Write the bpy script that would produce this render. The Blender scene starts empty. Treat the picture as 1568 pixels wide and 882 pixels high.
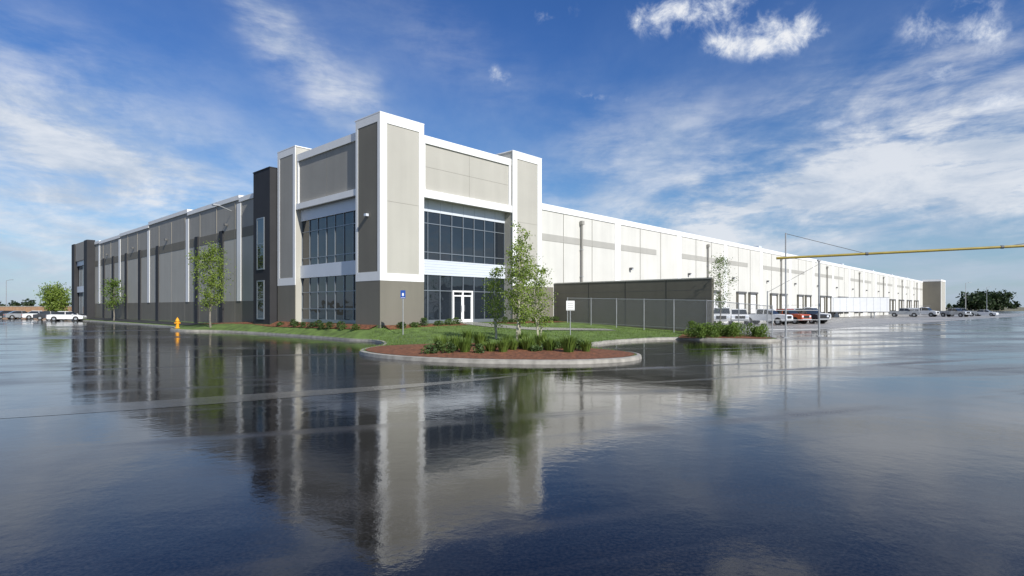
import bpy, math, random
from mathutils import Vector, Matrix
from mathutils.geometry import delaunay_2d_cdt
random.seed(7)
sc=bpy.context.scene
sc.view_settings.view_transform='Standard'
sc.view_settings.look='None'
sc.view_settings.exposure=0
R=math.radians
# ------------------------------------------------------------------ materials
def newmat(name):
    m=bpy.data.materials.new(name); m.use_nodes=True
    nt=m.node_tree; b=nt.nodes['Principled BSDF']
    return m,nt,b
def N(nt,t,**k):
    n=nt.nodes.new(t)
    for a,v in k.items(): setattr(n,a,v)
    return n
def paint(name,col,var=0.10,rough=0.75,scale=0.6,bump=0.0,stain=0.0,metal=0.0,bscale=40,spec=0.5):
    m,nt,b=newmat(name)
    tc=N(nt,'ShaderNodeTexCoord')
    n1=N(nt,'ShaderNodeTexNoise'); n1.inputs['Scale'].default_value=scale; n1.inputs['Detail'].default_value=5
    nt.links.new(tc.outputs['Object'],n1.inputs['Vector'])
    mr=N(nt,'ShaderNodeMapRange'); mr.inputs['From Min'].default_value=.3; mr.inputs['From Max'].default_value=.7
    mr.inputs['To Min'].default_value=1-var; mr.inputs['To Max'].default_value=1+var
    nt.links.new(n1.outputs['Fac'],mr.inputs['Value'])
    fac=mr.outputs['Result']
    if stain>0:
        mp=N(nt,'ShaderNodeMapping'); mp.inputs['Scale'].default_value=(1.3,1.3,.08)
        nt.links.new(tc.outputs['Object'],mp.inputs['Vector'])
        n2=N(nt,'ShaderNodeTexNoise'); n2.inputs['Scale'].default_value=1.2; n2.inputs['Detail'].default_value=4
        nt.links.new(mp.outputs[0],n2.inputs['Vector'])
        mr2=N(nt,'ShaderNodeMapRange'); mr2.inputs['From Min'].default_value=.35; mr2.inputs['From Max'].default_value=.65
        mr2.inputs['To Min'].default_value=1-stain; mr2.inputs['To Max'].default_value=1.0
        nt.links.new(n2.outputs['Fac'],mr2.inputs['Value'])
        mm=N(nt,'ShaderNodeMath',operation='MULTIPLY'); nt.links.new(fac,mm.inputs[0]); nt.links.new(mr2.outputs['Result'],mm.inputs[1]); fac=mm.outputs[0]
    vm=N(nt,'ShaderNodeVectorMath',operation='SCALE'); vm.inputs[0].default_value=col
    nt.links.new(fac,vm.inputs['Scale']); nt.links.new(vm.outputs[0],b.inputs['Base Color'])
    b.inputs['Roughness'].default_value=rough; b.inputs['Metallic'].default_value=metal
    b.inputs['Specular IOR Level'].default_value=spec
    if bump>0:
        n3=N(nt,'ShaderNodeTexNoise'); n3.inputs['Scale'].default_value=bscale; n3.inputs['Detail'].default_value=3
        nt.links.new(tc.outputs['Object'],n3.inputs['Vector'])
        bp=N(nt,'ShaderNodeBump'); bp.inputs['Distance'].default_value=bump; nt.links.new(n3.outputs['Fac'],bp.inputs['Height'])
        nt.links.new(bp.outputs[0],b.inputs['Normal'])
    return m
M_beige=paint('paint_beige',(.455,.44,.39),.04,.8,.4,.003,.05,spec=.2)
M_cream=paint('paint_cream',(.64,.63,.585),.04,.8,.4,.003,.06,spec=.2)
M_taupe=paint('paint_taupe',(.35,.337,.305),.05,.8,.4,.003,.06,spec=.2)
M_band=paint('paint_band',(.42,.41,.375),.05,.8,.4,.003,.05,spec=.2)
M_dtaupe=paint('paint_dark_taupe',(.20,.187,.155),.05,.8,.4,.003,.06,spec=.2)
M_screen=paint('paint_screen_wall',(.135,.128,.105),.06,.8,.4,.003,.08,spec=.2)
M_white=paint('paint_white',(.83,.83,.82),.03,.7,.5,.002,.03,spec=.2)
M_char=paint('paint_charcoal',(.035,.035,.038),.12,.7,.6,.002,.05,spec=.3)
M_metalw=paint('metal_panel_white',(.62,.66,.72),.03,.4,.8)
M_mull=paint('mullion_metal',(.26,.29,.32),.03,.4,3,metal=.5)
M_steel=paint('galvanised_steel',(.42,.43,.44),.1,.45,5,metal=.4)
M_cable=paint('weathered_steel',(.12,.12,.12),.1,.6,5)
M_dark=paint('dark_rubber',(.02,.02,.02),.2,.8,5)
M_conc=paint('concrete_kerb',(.34,.32,.28),.25,.6,3,.004,bscale=30)
M_walk=paint('concrete_walk',(.30,.29,.26),.12,.4,2,.002)
M_drive=paint('damp_asphalt',(.04,.04,.04),.3,.35,2,.003)
M_yellow=paint('ochre_paint',(.33,.25,.04),.15,.5,2)
M_hyd=paint('hydrant_yellow',(.85,.38,.02),.1,.45,5)
M_roof=paint('roof_membrane',(.6,.6,.58),.08,.8,.3)
M_brick=paint('tan_block',(.36,.22,.13),.15,.8,2)
M_blue=paint('sign_blue',(.02,.08,.35),.05,.4,5)
M_cw=paint('car_white',(.78,.79,.80),.03,.25,2)
M_cr=paint('car_orange_red',(.55,.10,.03),.05,.25,2)
M_cd=paint('car_dark',(.04,.045,.055),.05,.25,2)
M_cs=paint('car_silver',(.42,.44,.46),.05,.25,2,metal=.4)
def glassmat(name,col,ior=1.7,rough=.03,wav=.004):
    m,nt,b=newmat(name)
    tc=N(nt,'ShaderNodeTexCoord')
    n1=N(nt,'ShaderNodeTexNoise'); n1.inputs['Scale'].default_value=.5
    nt.links.new(tc.outputs['Object'],n1.inputs['Vector'])
    vm=N(nt,'ShaderNodeMix',data_type='RGBA'); vm.inputs[6].default_value=(*[c*.5 for c in col],1); vm.inputs[7].default_value=(*[c*1.6 for c in col],1)
    nt.links.new(n1.outputs['Fac'],vm.inputs[0]); nt.links.new(vm.outputs[2],b.inputs['Base Color'])
    b.inputs['Roughness'].default_value=rough; b.inputs['IOR'].default_value=ior
    bp=N(nt,'ShaderNodeBump'); bp.inputs['Distance'].default_value=wav; nt.links.new(n1.outputs['Fac'],bp.inputs['Height'])
    nt.links.new(bp.outputs[0],b.inputs['Normal'])
    return m
M_glass=glassmat('tinted_glass',(.014,.019,.026),1.75,.02,.03)
M_cglass=glassmat('car_glass',(.02,.025,.03),1.6)
def leafmat(name,c1,c2,scale=1.2):
    m,nt,b=newmat(name)
    tc=N(nt,'ShaderNodeTexCoord'); n1=N(nt,'ShaderNodeTexNoise'); n1.inputs['Scale'].default_value=scale; n1.inputs['Detail'].default_value=3
    nt.links.new(tc.outputs['Object'],n1.inputs['Vector'])
    mr=N(nt,'ShaderNodeMapRange'); mr.inputs['From Min'].default_value=.35; mr.inputs['From Max'].default_value=.65
    nt.links.new(n1.outputs['Fac'],mr.inputs['Value'])
    mx=N(nt,'ShaderNodeMix',data_type='RGBA'); mx.inputs[6].default_value=(*c1,1); mx.inputs[7].default_value=(*c2,1)
    nt.links.new(mr.outputs[0],mx.inputs[0]); nt.links.new(mx.outputs[2],b.inputs['Base Color'])
    b.inputs['Roughness'].default_value=.6
    tr=N(nt,'ShaderNodeBsdfTranslucent'); nt.links.new(mx.outputs[2],tr.inputs['Color'])
    ms=N(nt,'ShaderNodeMixShader'); ms.inputs[0].default_value=.35
    nt.links.new(b.outputs[0],ms.inputs[1]); nt.links.new(tr.outputs[0],ms.inputs[2])
    nt.links.new(ms.outputs[0],nt.nodes['Material Output'].inputs['Surface'])
    return m
M_leaf=leafmat('leaves_green',(.09,.15,.02),(.17,.26,.045))
M_leafy=leafmat('leaves_yellow_green',(.14,.21,.025),(.27,.36,.06))
M_leafd=leafmat('leaves_dark',(.02,.04,.015),(.045,.075,.025),.3)
M_shrub=leafmat('shrub_leaves',(.04,.08,.02),(.11,.17,.04),1.5)
M_grassb=leafmat('grass_blades',(.09,.15,.02),(.17,.25,.045),.5)
M_lawn=paint('lawn',(.105,.165,.035),.4,.9,1.5,.03,bscale=25)
M_bark=paint('bark',(.20,.18,.15),.3,.85,8,.004)
M_barkl=paint('pale_bark',(.42,.39,.30),.3,.85,8,.004)
M_mulch=paint('bark_mulch',(.17,.065,.028),.6,.9,6,.05,bscale=12)

# ------------------------------------------------------------------ mesh builder
class MB:
    def __init__(s): s.v=[];s.f=[];s.m=[];s.mats=[]
    def mi(s,mat):
        if mat not in s.mats: s.mats.append(mat)
        return s.mats.index(mat)
    def face(s,pts,mat):
        i=len(s.v); s.v+= [tuple(p) for p in pts]; s.f.append(tuple(range(i,i+len(pts)))); s.m.append(s.mi(mat))
    def box(s,x0,x1,y0,y1,z0,z1,mat,T=None):
        c=[(x0,y0,z0),(x1,y0,z0),(x1,y1,z0),(x0,y1,z0),(x0,y0,z1),(x1,y0,z1),(x1,y1,z1),(x0,y1,z1)]
        if T: c=[tuple(T@Vector(p)) for p in c]
        i=len(s.v); s.v+=c; k=s.mi(mat)
        for f in ((0,3,2,1),(4,5,6,7),(0,1,5,4),(1,2,6,5),(2,3,7,6),(3,0,4,7)):
            s.f.append(tuple(i+a for a in f)); s.m.append(k)
    def tube(s,p0,p1,r0,r1,mat,n=6,caps=True):
        p0=Vector(p0);p1=Vector(p1); d=(p1-p0)
        if d.length<1e-6: return
        d.normalize(); a=d.orthogonal().normalized(); b=d.cross(a)
        i=len(s.v); k=s.mi(mat)
        for p,r in((p0,r0),(p1,r1)):
            for j in range(n):
                t=2*math.pi*j/n; s.v.append(tuple(p+a*math.cos(t)*r+b*math.sin(t)*r))
        for j in range(n):
            s.f.append((i+j,i+(j+1)%n,i+n+(j+1)%n,i+n+j)); s.m.append(k)
        if caps:
            s.f.append(tuple(i+n+j for j in range(n))); s.m.append(k)
            s.f.append(tuple(i+n-1-j for j in range(n))); s.m.append(k)
    def obj(s,name,parent=None,loc=None,bevel=0,smooth=False,rot=0):
        me=bpy.data.meshes.new(name); me.from_pydata(s.v,[],s.f)
        for m in s.mats: me.materials.append(m)
        me.polygons.foreach_set('material_index',s.m)
        if smooth: me.polygons.foreach_set('use_smooth',[True]*len(s.f))
        me.update(); o=bpy.data.objects.new(name,me); sc.collection.objects.link(o)
        if parent: o.parent=parent
        if loc: o.location=loc
        o.rotation_euler[2]=rot
        if bevel:
            b=o.modifiers.new('bevel','BEVEL'); b.width=bevel; b.segments=2; b.limit_method='ANGLE'
        return o
# ------------------------------------------------------------------ frame of the building
C=Vector((-8.67,37.8)); ANG=math.atan2(.732,.682)
U=Vector((math.cos(ANG),math.sin(ANG))); V=Vector((-U.y,U.x))
PAD=.95
root=bpy.data.objects.new('warehouse_building',None); sc.collection.objects.link(root)
root.location=(C.x,C.y,0); root.rotation_euler[2]=ANG

W=MB()   # walls
W.box(.9,235,16,91.4,0,10.9,M_roof)
W.box(15.5,235,.2,16,0,10.9,M_cream)
W.box(.2,.9,15,91.6,0,11.9,M_taupe)
W.box(.17,.2,18.3,80,2.7,8.6,M_beige)
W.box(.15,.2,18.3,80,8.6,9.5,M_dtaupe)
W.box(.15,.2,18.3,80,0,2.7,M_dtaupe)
W.box(0,3.56,0,2.84,0,14.95,M_beige)
W.box(12.8,16.4,0,3,0,14.95,M_beige)
W.box(0,3,11.75,14.75,0,14.95,M_beige)
W.box(3.56,12.8,.22,1.5,9.95,14.05,M_beige)
W.box(.22,1.5,2.84,11.75,9.95,14.0,M_taupe)
W.box(1.5,15.4,1.5,14,0,13.7,M_taupe)
W.obj('walls',root)

Z=MB()
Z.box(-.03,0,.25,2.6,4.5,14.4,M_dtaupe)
Z.box(-.04,3.60,-.04,0,0,3.9,M_dtaupe)
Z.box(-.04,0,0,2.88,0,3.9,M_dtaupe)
Z.box(12.76,16.44,-.04,0,0,3.9,M_dtaupe)
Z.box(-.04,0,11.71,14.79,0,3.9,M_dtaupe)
Z.box(-.03,0,12.1,14.4,4.5,14.4,M_taupe)
Z.box(16.45,18.3,.16,.2,0,3.9,M_dtaupe)
for i in range(16):
    x0=16.45 if i==0 else 15.3+13.5*i+.5
    x1=15.3+13.5*(i+1)-.5
    Z.box(x0,x1 if i%2==0 else x1-5,.17,.2,8.0,8.6,M_band)
Z.obj('paint_bands',root)

T=MB()  # white trim
P=.05
T.box(-P,.5,-P,0,3.9,14.95,M_white); T.box(3.16,3.6,-P,0,3.9,14.95,M_white)
T.box(.5,3.16,-P,0,14.35,14.95,M_white); T.box(.5,3.16,-P,0,3.9,4.4,M_white)
T.box(-P,0,0,.25,3.9,14.95,M_white); T.box(-P,0,2.6,2.88,3.9,14.95,M_white)
T.box(-P,0,.25,2.6,14.4,14.95,M_white); T.box(-P,0,.25,2.6,3.9,4.5,M_white)
T.box(-.06,3.62,-.06,3.0,14.95,15.02,M_white)
T.box(12.76,13.3,-P,0,3.9,14.95,M_white); T.box(15.9,16.44,-P,0,3.9,14.95,M_white)
T.box(13.3,15.9,-P,0,14.4,14.95,M_white); T.box(13.3,15.9,-P,0,3.9,4.5,M_white)
T.box(12.75,16.46,-.06,3.1,14.95,15.02,M_white)
T.box(16.4,16.44,0,3.0,3.9,14.95,M_white)
T.box(-P,0,11.71,12.1,3.9,14.95,M_white); T.box(-P,0,14.4,14.79,3.9,14.95,M_white)
T.box(-P,0,12.1,14.4,14.4,14.95,M_white); T.box(-P,0,12.1,14.4,3.9,4.5,M_white)
T.box(-.06,3.1,11.69,14.81,14.95,15.02,M_white)
T.box(3.6,12.76,.10,.22,13.75,14.3,M_white); T.box(3.6,12.76,.02,.22,9.9,10.45,M_white)
T.box(3.6,3.85,.12,.22,10.45,13.75,M_white); T.box(12.5,12.76,.12,.22,10.45,13.75,M_white)
T.box(3.56,12.8,.22,1.5,14.05,14.3,M_white)
T.box(.10,.22,2.88,11.71,13.75,14.3,M_white); T.box(.02,.22,2.88,11.71,9.9,10.35,M_white)
T.box(.12,.22,2.88,3.1,10.35,13.75,M_white); T.box(.12,.22,11.5,11.71,10.35,13.75,M_white)
T.box(.22,1.5,2.84,11.75,14.0,14.3,M_white)
T.box(16.44,235,.12,.6,10.65,11.2,M_white)
xs=[28.8+13.5*i for i in range(15)]
for x in xs: T.box(x-.5,x+.5,.14,.2,0,10.65,M_white)
seg=[(18.3,23.1,12.35),(23.1,37,12.6),(37,51.2,12.9),(51.2,65,12.6),(65,77,12.45),(77,80,12.6)]
for a,b,h in seg:
    T.box(.1,.9,a,b,h-.42,h,M_white)
    T.box(.2,.9,a,b,11.9,h-.42,M_taupe)
for y in (23.1,37,51.2,65,77): T.box(.10,.15,y-.45,y+.45,2.7,11.8,M_white)
T.obj('white_trim',root)

D=MB()
D.box(-.6,.2,15.0,18.2,0,13.7,M_char)
D.box(-.64,.2,14.97,18.23,13.7,13.78,M_char)
for y in (27.3,34.1,47.5,55.0,61.5,68.5,74.0): D.box(.04,.15,y-.45,y+.45,0,9.6,M_char)
D.box(-.9,.2,80,82.2,0,12.9,M_char); D.box(-.9,.2,89.6,91.7,0,12.9,M_char)
D.box(-.7,.2,82.2,89.6,9.9,12.9,M_taupe)
D.box(-.5,.2,82.2,89.6,4.6,5.6,M_metalw); D.box(-.5,.2,82.2,89.6,9.1,9.9,M_metalw)
D.obj('charcoal_panels',root)

G=MB(); Mu=MB()
rp=random.Random(2)
def lite_y(x0,x1,y,z0,z1):
    a=[rp.uniform(-.006,.006) for _ in range(3)]
    G.face([(x0,y+a[0],z0),(x1,y+a[1],z0),(x1,y+a[1]+a[2],z1),(x0,y+a[0]+a[2],z1)],M_glass)
def lite_x(x,y0,y1,z0,z1):
    a=[rp.uniform(-.006,.006) for _ in range(3)]
    G.face([(x+a[0],y1,z0),(x+a[1],y0,z0),(x+a[1]+a[2],y0,z1),(x+a[0]+a[2],y1,z1)],M_glass)
G.box(3.56,12.8,1.05,1.5,PAD,9.15,M_glass)
Mu.box(3.56,12.8,.90,1.04,9.1,9.95,M_metalw)
Mu.box(3.56,12.8,.86,1.04,4.5,5.6,M_metalw)
Mu.box(3.56,12.8,.9,1.04,PAD,1.2,M_mull)
n=8; dx=(12.8-3.56)/n
for i in range(n+1):
    x=3.56+dx*i
    for z0,z1 in((1.2,4.5),(5.6,9.1)): Mu.box(x-.03,x+.03,.92,1.03,z0,z1,M_mull)
    if i<n:
        for z0,z1 in((1.2,3.35),(3.35,4.5),(5.6,6.15),(6.15,8.25),(8.25,9.1)): lite_y(x,x+dx,.985,z0,z1)
for z in (6.15,8.25): Mu.box(3.56,12.8,.93,1.028,z-.03,z+.03,M_mull)
for z in (3.35,): Mu.box(3.56,12.8,.93,1.028,z-.03,z+.03,M_mull)
for k in range(5): Mu.box(3.56,12.8,.855,.86,4.68+.2*k,4.69+.2*k,M_mull)
for i in range(1,n): Mu.box(3.56+dx*i-.008,3.56+dx*i+.008,.895,.9,9.15,9.93,M_mull)
G.box(.66,1.5,2.84,11.75,PAD,9.05,M_glass)
Mu.box(.45,.65,2.84,11.75,9.0,9.95,M_metalw)
Mu.box(.42,.65,2.84,11.75,4.45,5.45,M_metalw)
Mu.box(.5,.65,2.84,11.75,PAD,1.2,M_mull)
dy=(11.75-2.84)/7
for i in range(8):
    y=2.84+dy*i
    for z0,z1 in((1.2,4.45),(5.45,9.0)): Mu.box(.52,.64,y-.03,y+.03,z0,z1,M_mull)
    if i<7:
        for z0,z1 in((1.2,2.0),(2.0,3.3),(3.3,4.45),(5.45,6.0),(6.0,8.1),(8.1,9.0)): lite_x(.585,y,y+dy,z0,z1)
for z in (6.0,8.1,3.3,2.0): Mu.box(.53,.638,2.84,11.75,z-.03,z+.03,M_mull)
for z0,z1 in((1.2,4.3),(5.4,9.6)):
    G.box(-.64,-.6,16.1,17.3,z0,z1,M_glass)
    Mu.box(-.67,-.6,16.0,16.1,z0-.1,z1+.1,M_mull); Mu.box(-.67,-.6,17.3,17.4,z0-.1,z1+.1,M_mull)
    Mu.box(-.67,-.6,16.1,17.3,z1,z1+.1,M_mull); Mu.box(-.67,-.6,16.1,17.3,z0-.1,z0,M_mull)
    Mu.box(-.66,-.64,16.1,17.3,(z0+z1)/2-.03,(z0+z1)/2+.03,M_mull)
G.box(-.3,.2,82.2,89.6,PAD,4.6,M_glass); G.box(-.3,.2,82.2,89.6,5.6,9.1,M_glass)
for i in range(1,7):
    y=82.2+i*1.06; Mu.box(-.36,-.3,y-.04,y+.04,PAD,4.6,M_mull); Mu.box(-.36,-.3,y-.04,y+.04,5.6,9.1,M_mull)
G.obj('glazing',root); Mu.obj('mullions',root)
Dr=MB()
dx0=7.0
Dr.box(dx0,dx0+.12,.8,.92,PAD,3.4,M_white); Dr.box(dx0+1.98,dx0+2.1,.8,.92,PAD,3.4,M_white)
Dr.box(dx0+.12,dx0+1.98,.8,.92,3.28,3.4,M_white); Dr.box(dx0+.99,dx0+1.11,.8,.92,PAD,3.28,M_white)
Dr.box(dx0+.12,dx0+1.98,.82,.91,2.95,3.05,M_white)
for a in (dx0+.12,dx0+1.11):
    Dr.box(a,a+.87,.84,.91,PAD,1.2,M_white)
    Dr.box(a,a+.07,.84,.91,1.2,2.95,M_white); Dr.box(a+.80,a+.87,.84,.91,1.2,2.95,M_white)
    Dr.box(a+.07,a+.80,.88,.90,1.2,2.95,M_glass)
Dr.tube((dx0+.93,.76,1.8),(dx0+.93,.76,2.3),.02,.02,M_steel); Dr.tube((dx0+1.17,.76,1.8),(dx0+1.17,.76,2.3),.02,.02,M_steel)
Dr.obj('entrance_doors',root)
J=MB()
M_joint=paint('joint_line',(.24,.225,.195),.05,.9)  # brown-grey colour of the thin wall and door panel joints
J.box(.5,3.16,-.006,0,9.19,9.21,M_joint)
J.box(13.3,15.9,-.006,0,9.19,9.21,M_joint)
J.box(8.16,8.18,.214,.22,10.45,13.75,M_joint); J.box(3.85,12.5,.214,.22,12.11,12.13,M_joint)
J.box(.214,.22,7.29,7.31,10.35,13.75,M_joint)
for i in range(1,52):
    x=15.3+4.5*i
    if min(abs(x-a) for a in xs)>.6: J.box(x-.012,x+.012,.160,.2,0,10.6,M_joint)
for i in range(0,16):
    y=19.5+4.6*i
    if y<79 and min(abs(y-a) for a in(23.1,37,51.2,65,77))>.6: J.box(.143,.2,y-.015,y+.015,0,12.0,M_joint)
J.obj('panel_joints',root)
S=MB()
def spout(x):
    S.box(x-.18,x+.18,-.16,.12,9.9,10.25,M_taupe)
    S.box(x-.08,x+.08,-.08,.1,0,9.9,M_taupe)
    for z in (2.5,5,7.5): S.box(x-.13,x+.13,-.095,.13,z,z+.06,M_steel)
for x in (22.4,50.0,78,105,132,159,186,213): spout(x)
for x in [31.2+13.5*i for i in range(14)]:
    S.box(x-.16,x+.16,-.15,.14,6.05,6.3,M_cable); S.box(x-.12,x+.12,-.17,-.15,6.07,6.17,M_metalw)
for y in (26,44,58,72):
    S.box(-.12,.15,y-.15,y+.15,10.0,10.2,M_cable)
S.tube((.1,24.8,11.3),(-1.1,24.8,11.7),.05,.05,M_steel); S.box(-1.6,-1.0,24.6,25.0,11.62,11.75,M_steel)
S.box(-.28,-.06,1.25,1.5,8.25,8.42,M_metalw)
S.obj('downspouts_and_lights',root)
K=MB()
x=34.0; j=0
while x<222:
    if min(abs(x-a) for a in xs)>2.0:
        K.box(x-1.45,x-1.25,-.12,.14,1.15,4.1,M_dtaupe); K.box(x+1.25,x+1.45,-.12,.14,1.15,4.1,M_dtaupe)
        K.box(x-1.5,x+1.5,-.2,.14,4.1,4.35,M_cable)
        K.box(x-1.25,x+1.25,.08,.14,1.2,4.1,M_white)
        for z in (1.9,2.5,3.1,3.6): K.box(x-1.25,x+1.25,.072,.08,z,z+.02,M_joint)
        K.box(x-.9,x-.6,-.3,.14,.7,1.15,M_dark); K.box(x+.6,x+.9,-.3,.14,.7,1.15,M_dark)
    x+=4.5; j+=1
K.obj('dock_doors',root)
F=MB()
F.box(226,238,-5,.2,0,11.6,M_beige); F.box(225.9,238.1,-5.1,.3,11.1,11.75,M_white)
F.box(225.95,226,-5,.2,0,11.1,M_dtaupe)  # dark skin: the shade of the tower's left face is put into its colour
F.box(235,245,.3,14,0,8,M_taupe)
for a in (0,11.3): F.box(226+a,226.7+a,-5.05,-5,0,11.1,M_white)
F.obj('end_tower',root)
H=MB()
for x,y in((60,14),(84,12),(140,13)): H.box(x,x+3,y,y+3,10.9,12.0,M_metalw)
for x in (70,95,120,150,175,200): H.box(x,x+1.2,.8,2,11.0,11.7,M_metalw)
H.obj('rooftop_units',root)

def loc2w(a,b): p=C+U*a+V*b; return (p.x,p.y)
sw=MB()
sw.box(18.4,18.75,-14.4,.1,0,4.2,M_screen); sw.box(18.36,18.79,-14.44,.1,4.2,4.29,M_band)
for b in (-3.6,-7.2,-10.8): sw.box(18.39,18.4,b-.02,b+.02,0,4.2,M_dark)
for z in (1.0,1.6,2.2,2.8,3.4): sw.box(18.393,18.4,-14.4,.1,z-.008,z+.008,M_cable)
o=sw.obj('screen_wall',None,(C.x,C.y,0),rot=ANG)

# ------------------------------------------------------------------ kerb line
def cr(pts,n=6):
    out=[]
    P=[pts[0]]+list(pts)+[pts[-1]]
    for i in range(1,len(P)-2):
        p0,p1,p2,p3=[Vector(q) for q in P[i-1:i+3]]
        for k in range(n):
            t=k/n
            out.append(.5*((2*p1)+(-p0+p2)*t+(2*p0-5*p1+4*p2-p3)*t*t+(-p0+3*p1-3*p2+p3)*t**3))
    out.append(Vector(P[-2])); return out
kp=[loc2w(-2,95)]
for t,w in((92,2),(75,2),(60,2),(45,2),(35,2.2),(29.5,3.4),(26.5,4.6),(23,4.4),(20,2.8),(15,2.0),(9,1.8),(4,1.8)): kp.append(loc2w(-w,t))
kp+=[(-10.4,36.7),(-8.6,35.3),(-7.4,33.0),(-6.9,30.3),(-7.2,28.0),(-6.8,25.9),(-5.0,23.7),(-2.1,22.1),(1.6,21.5),(3.95,22.2),(5.3,23.7),(5.4,25.6),(4.5,27.6),(4.0,29.8),(4.8,32.6),(7.2,35.6),(10.6,37.8),(13,36.6),(15.5,35.4),(17.0,36.4),(17.1,39),(16.4,42.2)]
kerb=cr(kp,5)
e1=loc2w(19.3,-14); e2=loc2w(19.3,0.5); e3=loc2w(.6,.5); e4=loc2w(.6,95)
poly=[Vector(p) for p in kerb]+[Vector(e1),Vector(e2),Vector(e3),Vector(e4)]
def segd(p,a,b):
    ab=b-a; t=max(0,min(1,(p-a).dot(ab)/ab.length_squared)); return (p-(a+ab*t)).length
def inside(p,pl):
    c=False; j=len(pl)-1
    for i in range(len(pl)):
        a=pl[i];b=pl[j]
        if (a.y>p.y)!=(b.y>p.y) and p.x<(b.x-a.x)*(p.y-a.y)/(b.y-a.y)+a.x: c=not c
        j=i
    return c
wl=Vector(loc2w(0,97)); wr=Vector(loc2w(18.4,0))
def H_(x,y):
    p=Vector((x,y))
    dk=min(segd(p,kerb[i],kerb[i+1]) for i in range(len(kerb)-1))
    dw=min(segd(p,C,wl),segd(p,C,wr))
    q=p-C
    if q.dot(U)>0 and q.dot(V)>0: dw=0
    f=dk/(dk+dw+1e-6)
    t=q.dot(V); pad=PAD-.5*max(0,min(1,(t-16)/14))
    return .13+(pad-.13)*f
def patch(name,pl,step,dz,mat):
    pts=[Vector((p[0],p[1])) for p in pl]; n=len(pts); edges=[(i,(i+1)%n) for i in range(n)]
    x0=min(p.x for p in pts);x1=max(p.x for p in pts);y0=min(p.y for p in pts);y1=max(p.y for p in pts)
    allp=list(pts); x=x0
    while x<x1:
        y=y0
        while y<y1:
            q=Vector((x+random.uniform(-.1,.1)*step,y+random.uniform(-.1,.1)*step))
            if inside(q,pts) and min(segd(q,pts[i],pts[(i+1)%n]) for i in range(n))>step*.35: allp.append(q)
            y+=step
        x+=step
    r=delaunay_2d_cdt(allp,edges,[list(range(n))],1,1e-4)
    vs=[(v.x,v.y,H_(v.x,v.y)+dz) for v in r[0]]
    me=bpy.data.meshes.new(name); me.from_pydata(vs,[],[tuple(f) for f in r[2]]); me.materials.append(mat)
    me.polygons.foreach_set('use_smooth',[True]*len(me.polygons))
    o=bpy.data.objects.new(name,me); sc.collection.objects.link(o); return o
patch('lawn',poly,1.3,0,M_lawn)
mp=[(-6.75,29.0),(-6.95,27.6),(-6.5,25.9),(-4.9,23.95),(-2.1,22.35),(1.6,21.75),(3.85,22.45),(5.05,23.8),(5.15,25.5),(4.2,27.0),(3.0,27.8),(.5,27.4),(-2,28.0),(-4.5,28.4)]
mulch=cr(mp+[mp[0]],3)[:-1]
patch('mulch_bed',mulch,.7,.02,M_mulch)
patch('mulch_bed',[loc2w(a,b) for a,b in((.1,-.1),(.1,-1.0),(6.6,-1.4),(7.0,-.1))],.5,.025,M_mulch)
patch('mulch_bed',[loc2w(a,b) for a,b in((10.2,-.1),(10.4,-1.7),(17.5,-2.0),(17.6,-.1))],.6,.025,M_mulch)
patch('mulch_bed',[(10.8,37.4),(13,36.9),(15.4,35.8),(16.7,36.6),(16.8,38.9),(14.4,40.6),(12.0,40.2)],.7,.025,M_mulch)
patch('entrance_walkway',[loc2w(a,b) for a,b in((6.8,.85),(6.7,-3.5),(8.0,-6.4),(14,-9.2),(14.6,-7.9),(9.4,-4.6),(9.2,.85))],.5,.035,M_walk)
side=[(-.05,31),(-1.6,31),(-1.5,38),(-1.4,94),(-.05,94)]
patch('side_pavement',[loc2w(a,b) for a,b in side],1.0,.03,M_drive)
patch('mulch_bed',[loc2w(a,b) for a,b in((-.7,.3),(-1.0,14.6),(-.72,18.4),(-.72,31),(-.05,31),(-.05,18.4),(-.68,18.4),(-.68,14.8),(-.05,14.8),(-.05,.3))],.6,.03,M_mulch)
kb=MB(); w=.17; prev=None
for i,p in enumerate(kerb):
    a=kerb[max(0,i-1)]; b=kerb[min(len(kerb)-1,i+1)]; d=(b-a).normalized(); nrm=Vector((-d.y,d.x))
    r=[(p.x-nrm.x*.02,p.y-nrm.y*.02,-.005),(p.x,p.y,.12),(p.x+nrm.x*.025,p.y+nrm.y*.025,.145),(p.x+nrm.x*w,p.y+nrm.y*w,.15+.012),(p.x+nrm.x*w,p.y+nrm.y*w,0)]
    if prev:
        for k in range(4): kb.face([prev[k],r[k],r[k+1],prev[k+1]],M_conc)
    prev=r
kb.obj('kerb')

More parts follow.
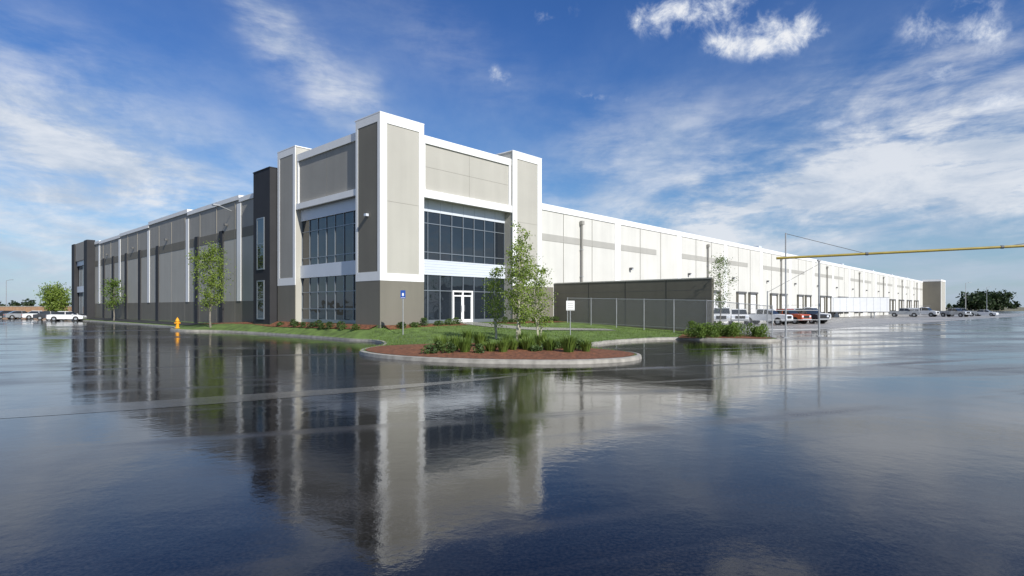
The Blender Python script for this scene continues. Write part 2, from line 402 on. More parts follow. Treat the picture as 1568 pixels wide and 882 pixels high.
# ------------------------------------------------------------------ ground
def ground(name,x0,x1,y0,y1,z,mat):
    me=bpy.data.meshes.new(name); me.from_pydata([(x0,y0,z),(x1,y0,z),(x1,y1,z),(x0,y1,z)],[],[(0,1,2,3)]); me.materials.append(mat)
    o=bpy.data.objects.new(name,me); sc.collection.objects.link(o); return o
M_field=paint('field',(.16,.15,.09),.3,.95,.02)
ground('ground',-4000,4000,-2000,6000,-.02,M_field)
def wetmat(name,base,ior,lo,hi,bumpd,streaks=0.0,grain=0.0,damp=0.0):
    m,nt,b=newmat(name)
    tc=N(nt,'ShaderNodeTexCoord')
    def noise(s,d=4,sc_=(1,1,1),rot=0,dist=0):
        mr_=N(nt,'ShaderNodeMapping'); mr_.inputs['Rotation'].default_value=(0,0,rot)
        nt.links.new(tc.outputs['Object'],mr_.inputs['Vector'])
        mp=N(nt,'ShaderNodeMapping'); mp.inputs['Scale'].default_value=sc_
        nt.links.new(mr_.outputs[0],mp.inputs['Vector'])
        n=N(nt,'ShaderNodeTexNoise'); n.inputs['Scale'].default_value=s; n.inputs['Detail'].default_value=d; n.inputs['Distortion'].default_value=dist
        nt.links.new(mp.outputs[0],n.inputs['Vector']); return n.outputs['Fac']
    def rng(v,a,b_,c,d):
        r=N(nt,'ShaderNodeMapRange'); r.interpolation_type='SMOOTHSTEP'; r.inputs[1].default_value=a; r.inputs[2].default_value=b_; r.inputs[3].default_value=c; r.inputs[4].default_value=d
        nt.links.new(v,r.inputs[0]); return r.outputs[0]
    def mth(op,a,b_):
        n=N(nt,'ShaderNodeMath',operation=op)
        for i,v in enumerate((a,b_)):
            if isinstance(v,(int,float)): n.inputs[i].default_value=v
            else: nt.links.new(v,n.inputs[i])
        return n.outputs[0]
    big=noise(.10,5,(1,1.8,1),.4); fine=noise(28,4); mid=noise(.8,4,(1,.35,1),-.5)
    st=mth('MULTIPLY',rng(noise(1.0,3,(.03,.9,1),-.35,.3),.54,.70,0,1),rng(noise(.25,3),.38,.6,.15,1))
    st=mth('MULTIPLY',st,streaks)
    f=mth('MULTIPLY',rng(big,.35,.65,.6,1.7),rng(fine,.3,.7,.3,1.7))
    f=mth('ADD',f,mth('MULTIPLY',st,3.0))
    rg=mth('ADD',rng(big,.42,.7,lo,hi),rng(mid,.5,.75,0,hi*.5)); rg=mth('ADD',rg,mth('MULTIPLY',st,.2)); rg=mth('ADD',rg,rng(fine,.45,.75,0,.06))
    if damp:
        # drained, only damp parts of the lot: more of them on the higher right-hand side
        sp2=N(nt,'ShaderNodeSeparateXYZ'); nt.links.new(tc.outputs['Object'],sp2.inputs[0])
        side_=rng(sp2.outputs[0],6,26,0,.10)
        dm=mth('MULTIPLY',rng(mth('ADD',noise(.16,6,(.45,1.3,1),-.25,.5),side_),.53,.66,0,1),damp)
        rg=mth('ADD',rg,mth('MULTIPLY',dm,.15)); f=mth('ADD',f,mth('MULTIPLY',dm,mth('ADD',1.2,rng(fine,.35,.65,0,2.6))))
    vm=N(nt,'ShaderNodeVectorMath',operation='SCALE'); vm.inputs[0].default_value=base
    nt.links.new(f,vm.inputs['Scale']); nt.links.new(vm.outputs[0],b.inputs['Base Color'])
    nt.links.new(rg,b.inputs['Roughness'])
    b.inputs['IOR'].default_value=ior
    h1=noise(1.3,2); h2=noise(8,2)
    a2=mth('ADD',h1,mth('MULTIPLY',h2,.28))
    if grain: a2=mth('ADD',a2,mth('MULTIPLY',noise(50,2),grain))
    bp=N(nt,'ShaderNodeBump'); bp.inputs['Distance'].default_value=bumpd; bp.inputs['Strength'].default_value=1
    nt.links.new(a2,bp.inputs['Height']); nt.links.new(bp.outputs[0],b.inputs['Normal'])
    return m
M_asph=wetmat('wet_asphalt',(.0105,.0095,.009),1.43,.035,.13,.0045,1.0,.06,1.0)
M_swale=wetmat('wet_concrete',(.085,.08,.07),1.45,.14,.25,.004,.3)
M_apron=wetmat('damp_concrete',(.20,.19,.175),1.45,.25,.5,.004,.3)
ground('wet_asphalt_road',-260,330,-60,300,0,M_asph)
ap=MB(); ap.face([(*loc2w(24,-15),.004),(*loc2w(226,-34),.004),(*loc2w(226,.1),.004),(*loc2w(24,.1),.004)],M_apron); ap.obj('loading_dock_pavement')
sp=cr([(-26,5),(-14,10.0),(-9.2,12.0),(-5.6,14.0),(-2.6,15.8),(0.5,18.2)],6)
g=MB(); prev=None
for i,p in enumerate(sp):
    a=sp[max(0,i-1)]; b=sp[min(len(sp)-1,i+1)]; d=(b-a).normalized(); n_=Vector((-d.y,d.x))
    hw=.6*(1-max(0,(i-16))/16)
    r=[(p.x-n_.x*hw,p.y-n_.y*hw,.004),(p.x+n_.x*hw,p.y+n_.y*hw,.004)]
    if prev: g.face([prev[0],r[0],r[1],prev[1]],M_swale)
    prev=r
g.obj('concrete_gutter')

# ------------------------------------------------------------------ trees
def tree(name,x,y,z,Ht,spread,nl,ls,stems,cb,leaf,bark,r=.07,dens=16,clump=.22,seed=0):
    rnd=random.Random(seed); m=MB()
    tips=[]
    for s in range(stems):
        a=rnd.uniform(0,6.28); off=(0 if stems==1 else rnd.uniform(.25,.6)*min(1,spread*.5))
        px,py=math.cos(a)*off,math.sin(a)*off
        lean=(0.03 if stems==1 else .10)
        hh=Ht*(1 if s==0 else rnd.uniform(.7,.97))
        pts=[Vector((px*.5,py*.5,-.15))]; k=9
        for i in range(1,k+1):
            f=i/k; pts.append(Vector((px*(.5+f*lean*8)+rnd.uniform(-.05,.05),py*(.5+f*lean*8)+rnd.uniform(-.05,.05),hh*f)))
        for i in range(k):
            m.tube(pts[i],pts[i+1],r*(1-.88*i/k),r*(1-.88*(i+1)/k),bark,7,False)
        for b in range(dens):
            f=cb+(1-cb)*((b+rnd.random())/dens); i=min(k-1,int(f*k)); p=pts[i].lerp(pts[i+1],f*k-i)
            an=b*2.4+rnd.uniform(-.5,.5); g_=(f-cb)/(1-cb)
            L=spread*(.35+.75*math.sin(math.pi*min(1,(g_*.85+.12)))**.8)*rnd.uniform(.6,1.15)*(1 if stems==1 else .7)
            up=rnd.uniform(.35,.9)
            d=Vector((math.cos(an),math.sin(an),up)).normalized()
            q=p+d*L*.55; e=q+(d+Vector((rnd.uniform(-.3,.3),rnd.uniform(-.3,.3),.25))).normalized()*L*.45
            rr=r*.4*(1-.7*g_)
            m.tube(p,q,rr,rr*.55,bark,5,False); m.tube(q,e,rr*.55,rr*.2,bark,4,False)
            for t in (.35,.6,.8,1.0):
                c=p.lerp(q,t/.55) if t<.55 else q.lerp(e,(t-.55)/.45)
                if rnd.random()<.85: tips.append((c,rnd.uniform(.6,1.3)))
                if rnd.random()<.5:
                    dd=Vector((rnd.uniform(-1,1),rnd.uniform(-1,1),rnd.uniform(-.3,.7))).normalized()*L*.35
                    m.tube(c,c+dd,rr*.3,rr*.12,bark,4,False); tips.append((c+dd,rnd.uniform(.5,1.1)))
        tips.append((pts[-1],.8))
    for i in range(nl):
        c,s_=rnd.choice(tips)
        p=c+Vector((rnd.gauss(0,1),rnd.gauss(0,1),rnd.gauss(0,.9)))*clump*s_
        a=Vector((rnd.uniform(-1,1),rnd.uniform(-1,1),rnd.uniform(-1,.6))).normalized(); b=a.orthogonal().normalized()
        b=(Matrix.Rotation(rnd.uniform(0,6.28),3,a)@b); c2=a.cross(b)
        L=ls*rnd.uniform(.6,1.25); wv=L*.36
        m.face([p-b*L*.5,p+c2*wv,p+b*L*.5,p-c2*wv],leaf)
    return m.obj(name,None,(x,y,z),rot=rnd.uniform(0,6.28))
def hz(x,y): return H_(x,y)
tree('young_aspen_tree',.3,29.6,hz(.3,29.6),5.8,1.25,5600,.10,4,.2,M_leafy,M_barkl,.06,13,.15,seed=3)
tree('young_aspen_tree',1.5,31.5,hz(1.5,31.5),4.2,1.1,2700,.10,3,.16,M_leafy,M_barkl,.05,12,.17,seed=5)
tree('young_aspen_tree',-.8,31.5,hz(-.8,31.5),3.7,1.0,2000,.10,2,.2,M_leafy,M_barkl,.05,12,.17,seed=6)
p=loc2w(-2.6,22.4); tree('young_maple_tree',p[0],p[1],hz(*p),6.8,1.6,5400,.14,1,.24,M_leafy,M_bark,.10,26,.27,seed=8)
p=loc2w(-1.2,62); tree('young_maple_tree',p[0],p[1],.3,5.2,1.5,2400,.18,1,.25,M_leaf,M_bark,.10,18,.3,seed=9)
tree('young_locust_tree',15.2,41.9,.4,5.2,1.0,1800,.10,1,.3,M_leaf,M_bark,.05,18,.2,seed=11)
tree('shade_tree',-87,110,0,5.6,3.0,6500,.28,2,.16,M_leafy,M_bark,.16,22,.5,seed=12)
def treeline(name,x0,y0,x1,y1,n,h,leaf,ls,seed,dens=260):
    rnd=random.Random(seed); m=MB()
    for i in range(n):
        t=(i+rnd.random())/n; bx=x0+(x1-x0)*t; by=y0+(y1-y0)*t+rnd.uniform(-6,6); hh=h*rnd.uniform(.55,1.1); w_=hh*rnd.uniform(.35,.55)
        m.tube((bx,by,0),(bx,by,hh*.5),hh*.03,hh*.015,M_bark,5,False)
        cl=[Vector((bx+rnd.gauss(0,w_*.5),by+rnd.gauss(0,w_*.5),hh*rnd.uniform(.15,.9))) for _ in range(12)]
        for k in range(dens):
            c=rnd.choice(cl); p=c+Vector((rnd.gauss(0,1),rnd.gauss(0,1),rnd.gauss(0,.8)))*w_*.25
            if p.z<0: continue
            a=Vector((rnd.uniform(-1,1),rnd.uniform(-1,1),rnd.uniform(-1,1))).normalized(); b=a.orthogonal().normalized(); c2=a.cross(b); L=ls*rnd.uniform(.6,1.3)
            m.face([p-b*L,p+c2*L*.6,p+b*L,p-c2*L*.6],leaf)
    return m.obj(name)
treeline('distant_trees',262,330,296,350,14,11.5,M_leafd,.8,21,480)
treeline('distant_treeline',-700,620,-380,560,50,9,M_leafd,1.4,22,120)
treeline('distant_treeline',330,620,900,700,60,8,M_leafd,1.5,23,120)
# ------------------------------------------------------------------ shrubs
def shrub(m,x,y,z,h,w,n,leaf,rnd,blade=False):
    for i in range(n):
        if blade:
            a=rnd.uniform(0,6.28); r0=rnd.uniform(0,w*.25); p=Vector((x+math.cos(a)*r0,y+math.sin(a)*r0,z-.03))
            q=p+Vector((math.cos(a)*w*rnd.uniform(.1,.5),math.sin(a)*w*rnd.uniform(.1,.5),h*rnd.uniform(.6,1.1)))
            s=Vector((-math.sin(a),math.cos(a),0))*.022
            mid=p.lerp(q,.5)+Vector((0,0,h*.1)); m.face([p-s,p+s,mid+s,mid-s],leaf); m.face([mid-s,mid+s,q],leaf)
        else:
            a=rnd.uniform(0,6.28); u=rnd.random(); rr=w*.5*math.sqrt(rnd.random()); zz=h*u
            rr*=math.sqrt(max(.05,1-(u-.35)**2/.5))*(1+.3*math.sin(a*3+x))
            p=Vector((x+math.cos(a)*rr,y+math.sin(a)*rr,z+zz)); L=rnd.uniform(.04,.085)
            d=Vector((rnd.uniform(-1,1),rnd.uniform(-1,1),rnd.uniform(-1,1))).normalized(); b=d.orthogonal().normalized(); c2=d.cross(b)
            m.face([p-b*L,p+c2*L*.5,p+b*L,p-c2*L*.5],leaf)
rnd=random.Random(4)
def shrubs(name,spots,h,w,n,leaf,blade=False):
    m=MB()
    for x,y in spots:
        shrub(m,x,y,hz(x,y)+.02,h*rnd.uniform(.6,1.25),w*rnd.uniform(.7,1.2),n,leaf,rnd,blade)
    m.obj(name)
sp_=[]
tries=0
mul=[Vector((q[0],q[1])) for q in mulch]
while len(sp_)<34 and tries<3000:
    tries+=1
    q=Vector((rnd.uniform(-3.6,3.2),rnd.uniform(23.9,27.9)))
    if inside(q,mul) and min([(q-Vector(k)).length for k in sp_]+[9])>.55: sp_.append((q.x,q.y))
shrubs('ornamental_grass_clumps',sp_[:20],.65,.8,150,M_grassb,True)
shrubs('low_shrubs',sp_[20:],.35,.55,240,M_shrub)
shrubs('entrance_shrubs',[loc2w(a,-.8+rnd.uniform(-.3,.2)) for a in (1,2.1,3.0,4.2,5.2,6.1,10.8,11.6,12.5,13.4,14.6,15.5,16.5,17.2)],.45,.75,300,M_shrub)
shrubs('foundation_shrubs',[loc2w(-.7+rnd.uniform(-.2,.2),b) for b in (1.6,3.3,4.0,5.1,6.0,7,7.8,9.0,10.2,11,12.9)],.4,.6,220,M_shrub)
shrubs('fence_shrubs',[(11.4+rnd.uniform(0,5),36.8+rnd.uniform(.2,3.0)) for _ in range(30)],.8,.8,300,M_leaf)
gb=MB(); cnt=0
while cnt<14000:
    q=Vector((rnd.uniform(-9,13),rnd.uniform(26,44)))
    if not inside(q,poly) or inside(q,mul): continue
    cnt+=1
    qq=q-C
    if qq.dot(U)>0 and qq.dot(V)>0: continue
    dk=min((q-k).length for k in kerb[::2]); dw=min(segd(q,C,wl),segd(q,C,wr))
    f=dk/(dk+dw+1e-6); z=.13+(PAD-.13)*f-.03
    a=rnd.uniform(0,6.28); s=Vector((math.cos(a),math.sin(a),0))*.02
    p=Vector((q.x,q.y,z)); h=rnd.uniform(.06,.13)
    gb.face([p-s,p+s,p+Vector((rnd.uniform(-.04,.04),rnd.uniform(-.04,.04),h))],M_grassb)
gb.obj('grass_blades')

# ------------------------------------------------------------------ fence
def fence(name,p0,p1,h,z0,z1):
    m=MB(); p0=Vector(p0);p1=Vector(p1); L=(p1-p0).length; d=(p1-p0)/L
    T_=lambda s,z: Vector((p0.x+d.x*s,p0.y+d.y*s,z0+(z1-z0)*s/L+z))
    n=max(1,round(L/2.4))
    for i in range(n+1):
        s=L*i/n; m.tube(T_(s,-.3),T_(s,h+.05),.035,.035,M_steel,6)
    m.tube(T_(0,h),T_(L,h),.025,.025,M_steel,5); m.tube(T_(0,.1),T_(L,.1),.012,.012,M_steel,5)
    st=.10; s=-h
    nn=Vector((-d.y,d.x,0))*.02
    wv=.0045
    while s<L:
        for sg in (0,1):
            a0,a1=max(s,0),min(s+h,L)
            if a1>a0:
                if sg==0: A=T_(a0,a0-s);B=T_(a1,a1-s)
                else: A=T_(a0,h-(a0-s));B=T_(a1,h-(a1-s))
                o_=Vector((0,0,wv*1.4)); k_=nn if sg else -nn
                m.face([A-o_+k_,A+o_+k_,B+o_+k_,B-o_+k_],M_steel)
        s+=st
    return m.obj(name)
fence('chain_link_fence',loc2w(16.9,-2.5),(13.4,39.6),2.1,.8,.5)
fence('chain_link_fence',(13.4,39.6),(17.3,38.2),2.1,.5,.1)
# ------------------------------------------------------------------ overhead barrier at the gate
g=MB()
A=Vector((19.05,40,0)); B=Vector((47,32.5,0))
g.tube(A,A+Vector((0,0,7.3)),.06,.05,M_steel,8); g.tube(B,B+Vector((0,0,8.7)),.07,.05,M_steel,8)
g.box(A.x-.2,A.x+.2,A.y-.2,A.y+.2,0,.04,M_steel)
d=(B-A).normalized(); bs=A-d*.6+Vector((0,0,5.55)); be=B+Vector((0,0,6.5))
g.tube(bs,be,.085,.085,M_yellow,8)
g.tube(A+Vector((0,0,7.25)),bs.lerp(be,.19),.022,.022,M_cable,4)
g.tube(B+Vector((0,0,8.6)),bs.lerp(be,.45),.025,.025,M_cable,4)
for t in (.19,.45): q=bs.lerp(be,t); g.tube(q-d*.08,q+d*.08,.11,.11,M_cable,8)
g.obj('overhead_height_barrier')
g=MB()
q=Vector((22.6,42.3,0)); g.tube(q,q+Vector((0,0,5.5)),.07,.06,M_steel,8)
g.box(q.x-.15,q.x+.15,q.y-.15,q.y+.15,0,.05,M_steel)
g.tube(q+Vector((0,0,5.3)),(18.4,41.4,3.2),.016,.016,M_cable,4); g.box(q.x-.1,q.x+.1,q.y-.12,q.y+.12,5.5,5.62,M_steel)
g.tube((18.4,41.4,0),(18.4,41.4,3.3),.05,.04,M_steel,8)
for z in (.5,1.2,1.9): g.tube((18.4,41.4,z),(22.6,42.3,z),.02,.02,M_steel,5)
g.obj('gate_post_frame')
# ------------------------------------------------------------------ signs & hydrant
def sign(name,x,y,z,h,w,hh,mat,ang=0):
    m=MB(); m.tube((0,0,-.1),(0,0,h),.03,.03,M_steel,8)
    m.box(-w/2,w/2,-.05,-.03,h-hh,h,mat); m.box(-w/2+.03,w/2-.03,-.056,-.05,h-hh+.03,h-hh+.05,M_white if mat is M_blue else M_dark)
    if mat is M_blue: m.box(-w*.18,w*.18,-.056,-.05,h-hh*.7,h-hh*.35,M_white)
    else:
        for k in range(3): m.box(-w*.35,w*.35,-.056,-.05,h-hh*(.3+.2*k),h-hh*(.27+.2*k),M_cable)
    return m.obj(name,None,(x,y,z),rot=ang)
sign('accessible_parking_sign',-6.75,35.6,hz(-6.75,35.6),2.75,.3,.5,M_blue,.1)
sign('white_notice_sign',3.75,37,hz(3.75,37)-.1,2.3,.55,.62,M_white,.15)
def hydrant(x,y,z):
    m=MB(); ml=M_hyd
    prof=[(.17,0),(.17,.05),(.11,.07),(.11,.5),(.15,.52),(.15,.57),(.12,.6),(.10,.7),(.05,.77),(.03,.78),(.03,.84)]
    for (r0,z0),(r1,z1) in zip(prof,prof[1:]): m.tube((0,0,z0),(0,0,z1),r0,r1,ml,14)
    for a in (0,1.57,3.14,-1.57):
        dx,dy=math.cos(a),math.sin(a); m.tube((dx*.1,dy*.1,.4),(dx*.2,dy*.2,.4),.055,.055,ml,10); m.tube((dx*.2,dy*.2,.4),(dx*.23,dy*.23,.4),.03,.03,ml,6)
    o=m.obj('fire_hydrant',None,(x,y,z)); o.scale=(1.25,1.25,1.2)
p=loc2w(-4.0,26.6); hydrant(p[0],p[1],hz(*p))
# ------------------------------------------------------------------ vehicles
def vehicle(name,x,y,rot,kind,mat):
    m=MB()
    def prism(prof,w,matx,taper=0,ztap=1.0):
        i=len(m.v); n=len(prof)
        for sgn in (-1,1):
            for (px,pz) in prof:
                ww=w/2-(taper if pz>ztap else 0); m.v.append((px,sgn*ww,pz))
        k=m.mi(matx)
        for j in range(n): m.f.append((i+j,i+(j+1)%n,i+n+(j+1)%n,i+n+j)); m.m.append(k)
        m.f.append(tuple(i+n-1-j for j in range(n))); m.m.append(k); m.f.append(tuple(i+n+j for j in range(n))); m.m.append(k)
    if kind=='car':
        w=1.8;wr=.32;ax=(-1.4,1.35)
        prism([(-2.25,.3),(2.25,.3),(2.3,.55),(2.2,.78),(1.2,.95),(-1.7,1.0),(-2.25,.92),(-2.3,.5)],w,mat)
        prism([(1.15,.94),(.45,1.42),(-.9,1.45),(-1.75,.99)],w-.16,M_cglass,.14,1.2)
        prism([(.5,1.40),(.35,1.46),(-.85,1.49),(-1.0,1.42)],w-.4,mat)
        for s in (-1,1):
            m.tube((.0,s*.84,.96),(-.05,s*.71,1.44),.03,.03,mat,4); m.box(.9,1.1,s*.98-.08,s*.98+.08,.95,1.08,mat)
            m.box(2.2,2.29,s*.65-.18,s*.65+.18,.6,.74,M_metalw); m.box(-2.31,-2.25,s*.65-.16,s*.65+.16,.68,.84,M_cr)
    elif kind=='pickup':
        w=1.95;wr=.4;ax=(-1.75,1.85)
        prism([(-2.75,.5),(2.7,.45),(2.8,.7),(2.75,1.1),(2.6,1.2),(1.2,1.28),(-2.8,1.25),(-2.8,.6)],w,mat)
        prism([(1.25,1.26),(.6,1.82),(-.75,1.86),(-.95,1.26)],w-.12,M_cglass,.12,1.5)
        prism([(.62,1.80),(.5,1.88),(-.7,1.9),(-.78,1.82)],w-.34,mat)
        for s in (-1,1):
            for px in (-.85,.05): m.tube((px,s*.93,1.25),(px+.05,s*.81,1.85),.045,.045,mat,4)
            m.box(2.68,2.80,s*.75-.17,s*.75+.17,.85,1.08,M_metalw); m.box(1.0,1.15,s*1.1-.1,s*1.1+.1,1.25,1.48,M_dark)
            m.box(-2.82,-2.78,s*.85-.08,s*.85+.08,.8,1.15,M_cr)
        m.box(2.74,2.82,-.55,.55,.75,1.08,M_dark); m.box(2.7,2.88,-.9,.9,.5,.68,M_steel)
        m.box(-2.6,-1.05,-.8,.8,1.252,1.262,M_dark)
    else:
        w=2.0;wr=.42;ax=(-1.9,1.9)
        prism([(-1.0,.5),(2.75,.5),(2.85,.8),(2.75,1.2),(1.55,1.35),(-.1,1.35),(-1.0,1.3)],w,mat)
        prism([(1.6,1.34),(1.0,2.0),(-.1,2.05),(-.2,1.34)],w-.12,M_cglass,.12,1.6)
        prism([(1.02,1.98),(.9,2.08),(-.1,2.12),(-.2,2.0)],w-.34,mat)
        m.box(-3.1,-.35,-1.05,1.05,.75,1.75,M_cw); m.box(-3.1,-.35,-.55,.55,1.75,1.95,M_cw)
        for s in (-1,1):
            for k in range(3): m.box(-3.0+.9*k,-2.2+.9*k,s*1.06-.012,s*1.06+.012,1.05,1.65,M_cs)
            m.tube((-2.9,s*.8,1.75),(-2.9,s*.8,2.4),.025,.025,M_steel,4); m.tube((-.5,s*.8,1.75),(-.5,s*.8,2.4),.025,.025,M_steel,4)
            m.tube((-2.9,s*.8,2.4),(1.2,s*.8,2.4),.03,.03,M_steel,4)
            m.box(2.72,2.86,s*.75-.17,s*.75+.17,.85,1.08,M_metalw)
            m.tube((.05,s*.93,1.34),(.05,s*.81,2.05),.05,.05,mat,4)
        m.box(2.78,2.88,-.55,.55,.75,1.12,M_dark); m.box(-3.0,2.6,-.6,.6,.45,.6,M_dark)
    for a in ax:
        for s in (-1,1):
            yy=s*(w/2-.10)
            m.tube((a,yy-.12,wr),(a,yy+.12,wr),wr,wr,M_dark,18); m.tube((a,yy+s*.121-.005,wr),(a,yy+s*.121+.005,wr),wr*.58,wr*.58,M_cs,12)
            m.tube((a,s*(w/2-.2),wr+.03),(a,s*(w/2+.006),wr+.03),wr*1.17,wr*1.17,M_dark,18)
    return m.obj(name,None,(x,y,.004),rot=rot,bevel=.03)
vehicle('service_truck',25.4,69.5,R(-112),'truck',M_cw)
vehicle('parked_pickup_truck',28.0,71,R(-108),'pickup',M_cw)
vehicle('parked_pickup_truck',31.2,70.5,R(-50),'pickup',M_cw)
vehicle('parked_pickup_truck',35.3,74,R(-60),'pickup',M_cr)
vehicle('parked_pickup_truck',38.6,75.6,R(-70),'pickup',M_cd)
vehicle('service_truck',41,80,R(-50),'truck',M_cw)
for i,(x,y,mt,kd) in enumerate(((86,126,M_cs,'pickup'),(91.5,128,M_cw,'truck'),(97,126,M_cs,'pickup'),(104,133,M_cs,'pickup'),(112,136,M_cw,'car'))):
    vehicle('parked_car' if kd=='car' else 'parked_pickup_truck' if kd=='pickup' else 'service_truck',x,y,R(-40-15*(i%3)),kd,mt)
for i,(x,y,mt) in enumerate(((-68.5,88.5,M_cw),(-71.5,92,M_cs),(-77,96,M_cd),(-84,102,M_cw),(-88,103,M_cs),(-92,105,M_cd))):
    vehicle('parked_car',x,y,R(20+8*i),'car',mt)
def trailer(x,y,rot,c):
    m=MB()
    m.box(-6.5,6.5,-1.3,1.3,1.15,4.05,c); m.box(-6.52,6.52,-1.32,1.32,1.05,1.2,M_cable); m.box(-6.52,6.52,-1.32,1.32,4.0,4.08,M_cs)
    for k in range(-5,6): m.box(k*1.22-.015,k*1.22+.015,-1.308,-1.3,1.2,4.0,M_cs)
    for a in (-5.2,-3.9):
        for s in (-1,1): m.tube((a,s*.95-.25,.5),(a,s*.95+.25,.5),.5,.5,M_dark,16)
    m.box(-6.2,-3,-.5,.5,.7,1.05,M_dark)
    for s in (-1,1): m.box(3.9,4.05,s*.8-.08,s*.8+.08,0.05,1.05,M_cs); m.box(3.8,4.15,s*.8-.15,s*.8+.15,0,.05,M_cs)
    m.box(-6.6,-6.5,-1.1,1.1,.5,.6,M_cs)
    m.obj('semi_trailer',None,(x,y,.004),rot=rot)
trailer(69,117,R(-12),M_cw)
m=MB(); m.box(-150,-96,131,131.4,0,2.2,M_brick); m.box(-150.1,-95.9,130.95,131.45,2.2,2.35,M_conc)
for k in range(19): m.box(-150+3*k-.2,-150+3*k+.2,130.9,131,0,2.2,M_brick)
m.obj('block_wall')
for x,y,h in ((-132,150,9),(150,190,10),(190,230,10)):
    m=MB(); m.tube((0,0,0),(0,0,h),.12,.07,M_steel,8); m.tube((0,0,h),(1.2,0,h+.25),.05,.04,M_steel,6); m.box(1.0,1.8,-.15,.15,h+.18,h+.3,M_steel)
    m.obj('street_lamp',None,(x,y,0))

# ------------------------------------------------------------------ world
w=bpy.data.worlds.new('World'); sc.world=w; w.use_nodes=True; nt=w.node_tree
w.cycles.sampling_method='MANUAL'; w.cycles.sample_map_resolution=256
for n in list(nt.nodes): nt.nodes.remove(n)
out=nt.nodes.new('ShaderNodeOutputWorld'); bg=nt.nodes.new('ShaderNodeBackground'); nt.links.new(bg.outputs[0],out.inputs[0])
SUN_AZ=R(143); SUN_EL=R(35)
sky=nt.nodes.new('ShaderNodeTexSky'); sky.sky_type='NISHITA'; sky.sun_disc=False; sky.sun_elevation=SUN_EL; sky.sun_rotation=SUN_AZ
sky.air_density=1.0; sky.dust_density=.4; sky.ozone_density=3.0
tc=nt.nodes.new('ShaderNodeTexCoord'); sx=nt.nodes.new('ShaderNodeSeparateXYZ'); nt.links.new(tc.outputs['Generated'],sx.inputs[0])
def MM(op,*a,clamp=False):
    n=nt.nodes.new('ShaderNodeMath'); n.operation=op; n.use_clamp=clamp
    for i,v in enumerate(a):
        if isinstance(v,(int,float)): n.inputs[i].default_value=v
        else: nt.links.new(v,n.inputs[i])
    return n.outputs[0]
def NZ(vec,scale,detail=5,rough=.55,dist=0):
    n=nt.nodes.new('ShaderNodeTexNoise'); n.inputs['Scale'].default_value=scale; n.inputs['Detail'].default_value=detail; n.inputs['Roughness'].default_value=rough; n.inputs['Distortion'].default_value=dist
    nt.links.new(vec,n.inputs['Vector']); return n.outputs['Fac']
def SS(v,a,b,c=0,d=1):
    n=nt.nodes.new('ShaderNodeMapRange'); n.interpolation_type='SMOOTHSTEP'
    nt.links.new(v,n.inputs[0])
    for i,q in enumerate((a,b,c,d)): n.inputs[i+1].default_value=q
    return n.outputs[0]
def CV(x,y,z):
    n=nt.nodes.new('ShaderNodeCombineXYZ')
    for i,v in enumerate((x,y,z)):
        if isinstance(v,(int,float)): n.inputs[i].default_value=v
        else: nt.links.new(v,n.inputs[i])
    return n.outputs[0]
X,Y,Zc=sx.outputs[0],sx.outputs[1],sx.outputs[2]
gen=tc.outputs['Generated']
az0=MM('ARCTAN2',X,Y); el0=MM('ARCSINE',MM('MINIMUM',MM('MAXIMUM',Zc,-1.0),1.0))
wob=MM('MULTIPLY',MM('SUBTRACT',NZ(gen,7,4),.5),.18); wob2=MM('MULTIPLY',MM('SUBTRACT',NZ(CV(Y,Zc,X),9,4),.5),.11)
az=MM('ADD',az0,wob); el=MM('ADD',el0,wob2)
def gauss(a,e,sa,se,rot=0,amp=1,A=az,E=el):
    da=MM('SUBTRACT',A,R(a)); de=MM('SUBTRACT',E,R(e)); c,s=math.cos(R(rot)),math.sin(R(rot))
    if rot:
        u=MM('ADD',MM('MULTIPLY',da,c/R(sa)),MM('MULTIPLY',de,s/R(sa))); v=MM('SUBTRACT',MM('MULTIPLY',de,c/R(se)),MM('MULTIPLY',da,s/R(se)))
    else:
        u=MM('MULTIPLY',da,1/R(sa)); v=MM('MULTIPLY',de,1/R(se))
    q=MM('MULTIPLY_ADD',u,u,MM('MULTIPLY',v,v))
    return MM('MULTIPLY',MM('POWER',math.e,MM('MULTIPLY',q,-1.0)),amp)
def SUM(l):
    r=l[0]
    for k in l[1:]: r=MM('ADD',r,k)
    return r
zz=MM('ADD',MM('MAXIMUM',Zc,0.0),.10)
plane=CV(MM('DIVIDE',X,zz),MM('DIVIDE',Y,zz),0.0)
def MAP(vec,sc3,rot=0,loc=(0,0,0)):
    n=nt.nodes.new('ShaderNodeMapping'); n.inputs['Scale'].default_value=sc3; n.inputs['Rotation'].default_value=(0,0,rot); n.inputs['Location'].default_value=loc
    nt.links.new(vec,n.inputs['Vector']); return n.outputs[0]
streak=NZ(MAP(plane,(1.0,.45,1),R(25)),1.1,7,.6)
streak2=NZ(MAP(CV(az0,el0,0.0),(3,13,1),R(8)),2.0,7,.65,.3)
fluff=NZ(MAP(gen,(1,1,2.2)),6.5,8,.64,.3)
wisp=SUM([gauss(-23,25,4.6,2.2,-42,.9),gauss(-17,19.5,4.2,2.6,-35,.95),gauss(-40,12.5,14,6,-8,1.2),gauss(-28,9.0,10,2.6,-8,1.0),gauss(-40,5,10,3,0,.8),gauss(33,11,16,5.0,8,1.6),gauss(18,8.5,14,3.6,6,1.1),gauss(42,12,10,6,0,.9),gauss(10,14,9,4,20,.5),gauss(30,18,16,2.5,10,.45),gauss(-8,24,14,3,-15,.22)])
gen_back=MM('MULTIPLY',SS(Y,.35,-.2),.75)
tex=SUM([MM('MULTIPLY',streak,.40),MM('MULTIPLY',streak2,.36),MM('MULTIPLY',fluff,.26)])
wd=MM('MULTIPLY',MM('ADD',wisp,gen_back),SS(tex,.38,.64),clamp=True)
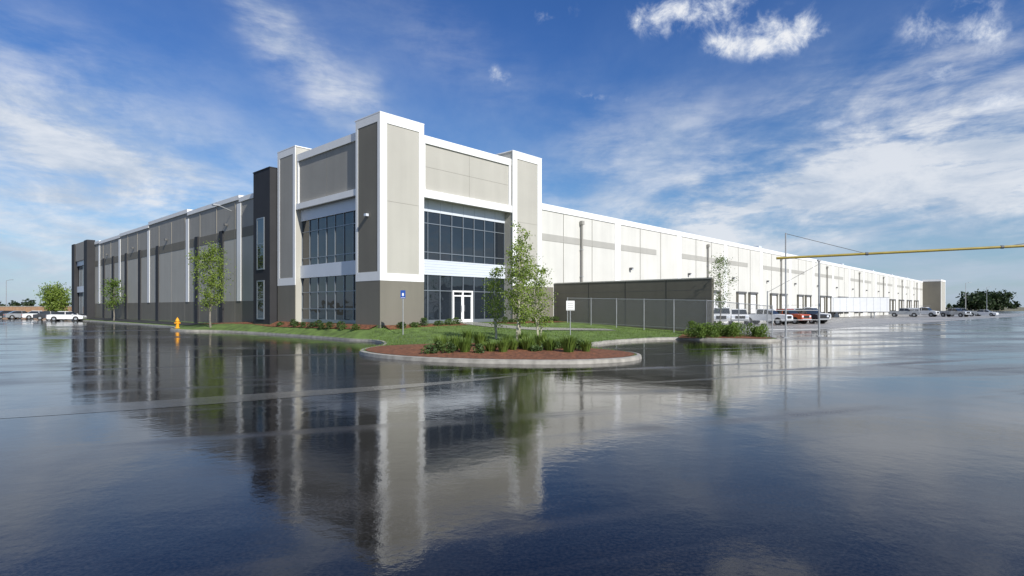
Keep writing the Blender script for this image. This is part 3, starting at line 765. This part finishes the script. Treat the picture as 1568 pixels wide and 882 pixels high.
wd=MM('MULTIPLY',wd,.88)
veil=MM('MULTIPLY',SS(streak,.38,.8),MM('MULTIPLY',SS(el0,R(32),R(10)),.5))
hl=MM('MULTIPLY',SS(el0,R(10),R(.5)),SS(streak2,.3,.7,.35,.85))
az=MM('ADD',az0,MM('MULTIPLY',wob,.5)); el=MM('ADD',el0,MM('MULTIPLY',wob2,.5))
G2=lambda a,e,sa,se,amp=1,rot=0: gauss(a,e,sa,se,rot,amp,az,el)
puff=SUM([G2(14,26.0,2.4,1.2,.9),G2(18.5,26.2,3.2,1.5),G2(22.3,23.6,2.0,1.7),G2(25.4,23.0,2.0,1.5),G2(19.0,23.3,1.5,1.0,.9),G2(27.5,23.5,2.0,1.6,.5),
 G2(37.4,21.5,3.0,1.8,.85),G2(40.0,19.6,2.2,1.1,.85),G2(36.5,18,1.8,1.0,.65),G2(39.5,15.4,3.0,.9,.8),G2(29.6,15.5,1.6,.5,.7),G2(9,19.8,2.8,.6,.65),G2(-.6,22.4,1.2,.8,.55),G2(4.0,27.3,2.4,.8,.45)])
pn=NZ(gen,22,8,.66,.3)
praw=MM('ADD',MM('MULTIPLY',puff,.9),MM('MULTIPLY',MM('SUBTRACT',pn,.5),3.6))
pd=MM('MULTIPLY',SS(praw,.1,1.3),SS(puff,.05,.55))
pd=MM('MULTIPLY',pd,.93)
def MIX(f,a,b):
    n=nt.nodes.new('ShaderNodeMix'); n.data_type='RGBA'
    nt.links.new(f,n.inputs[0])
    for i,v in ((6,a),(7,b)):
        if isinstance(v,tuple): n.inputs[i].default_value=(*v,1)
        else: nt.links.new(v,n.inputs[i])
    return n.outputs[2]
tint=nt.nodes.new('ShaderNodeMix'); tint.data_type='RGBA'; tint.blend_type='MULTIPLY'; tint.inputs[0].default_value=1
nt.links.new(sky.outputs[0],tint.inputs[6])
nt.links.new(MIX(SS(el0,R(6),R(27)),(.66,.88,1.08),(.42,.72,1.18)),tint.inputs[7])
c=tint.outputs[2]
c=MIX(veil,c,(4.3,5.5,7.3))
c=MIX(hl,c,(4.5,5.3,6.7))
shade=SS(fluff,.35,.62)
c=MIX(wd,c,MIX(shade,(5.1,5.9,7.1),(7.9,8.2,8.7)))
c=MIX(pd,c,MIX(SS(praw,.6,1.4),(6.4,7.1,8.4),(9.2,9.3,9.5)))
nt.links.new(c,bg.inputs[0]); bg.inputs[1].default_value=.10
sd=bpy.data.lights.new('sun','SUN'); sd.energy=5.0; sd.angle=R(.5); sd.color=(1,.965,.90)
so=bpy.data.objects.new('sun',sd); sc.collection.objects.link(so)
dirv=Vector((math.sin(SUN_AZ)*math.cos(SUN_EL),math.cos(SUN_AZ)*math.cos(SUN_EL),math.sin(SUN_EL)))
so.rotation_euler=dirv.to_track_quat('Z','Y').to_euler(); so.location=(50,-60,60)
cd=bpy.data.cameras.new('camera'); co=bpy.data.objects.new('camera',cd); sc.collection.objects.link(co)
co.location=(0,0,2.15); co.rotation_euler=(R(90),0,0); cd.sensor_width=36; cd.lens=36*880/1568; cd.shift_y=29/1568; cd.clip_end=10000; cd.clip_start=.1
sc.camera=co
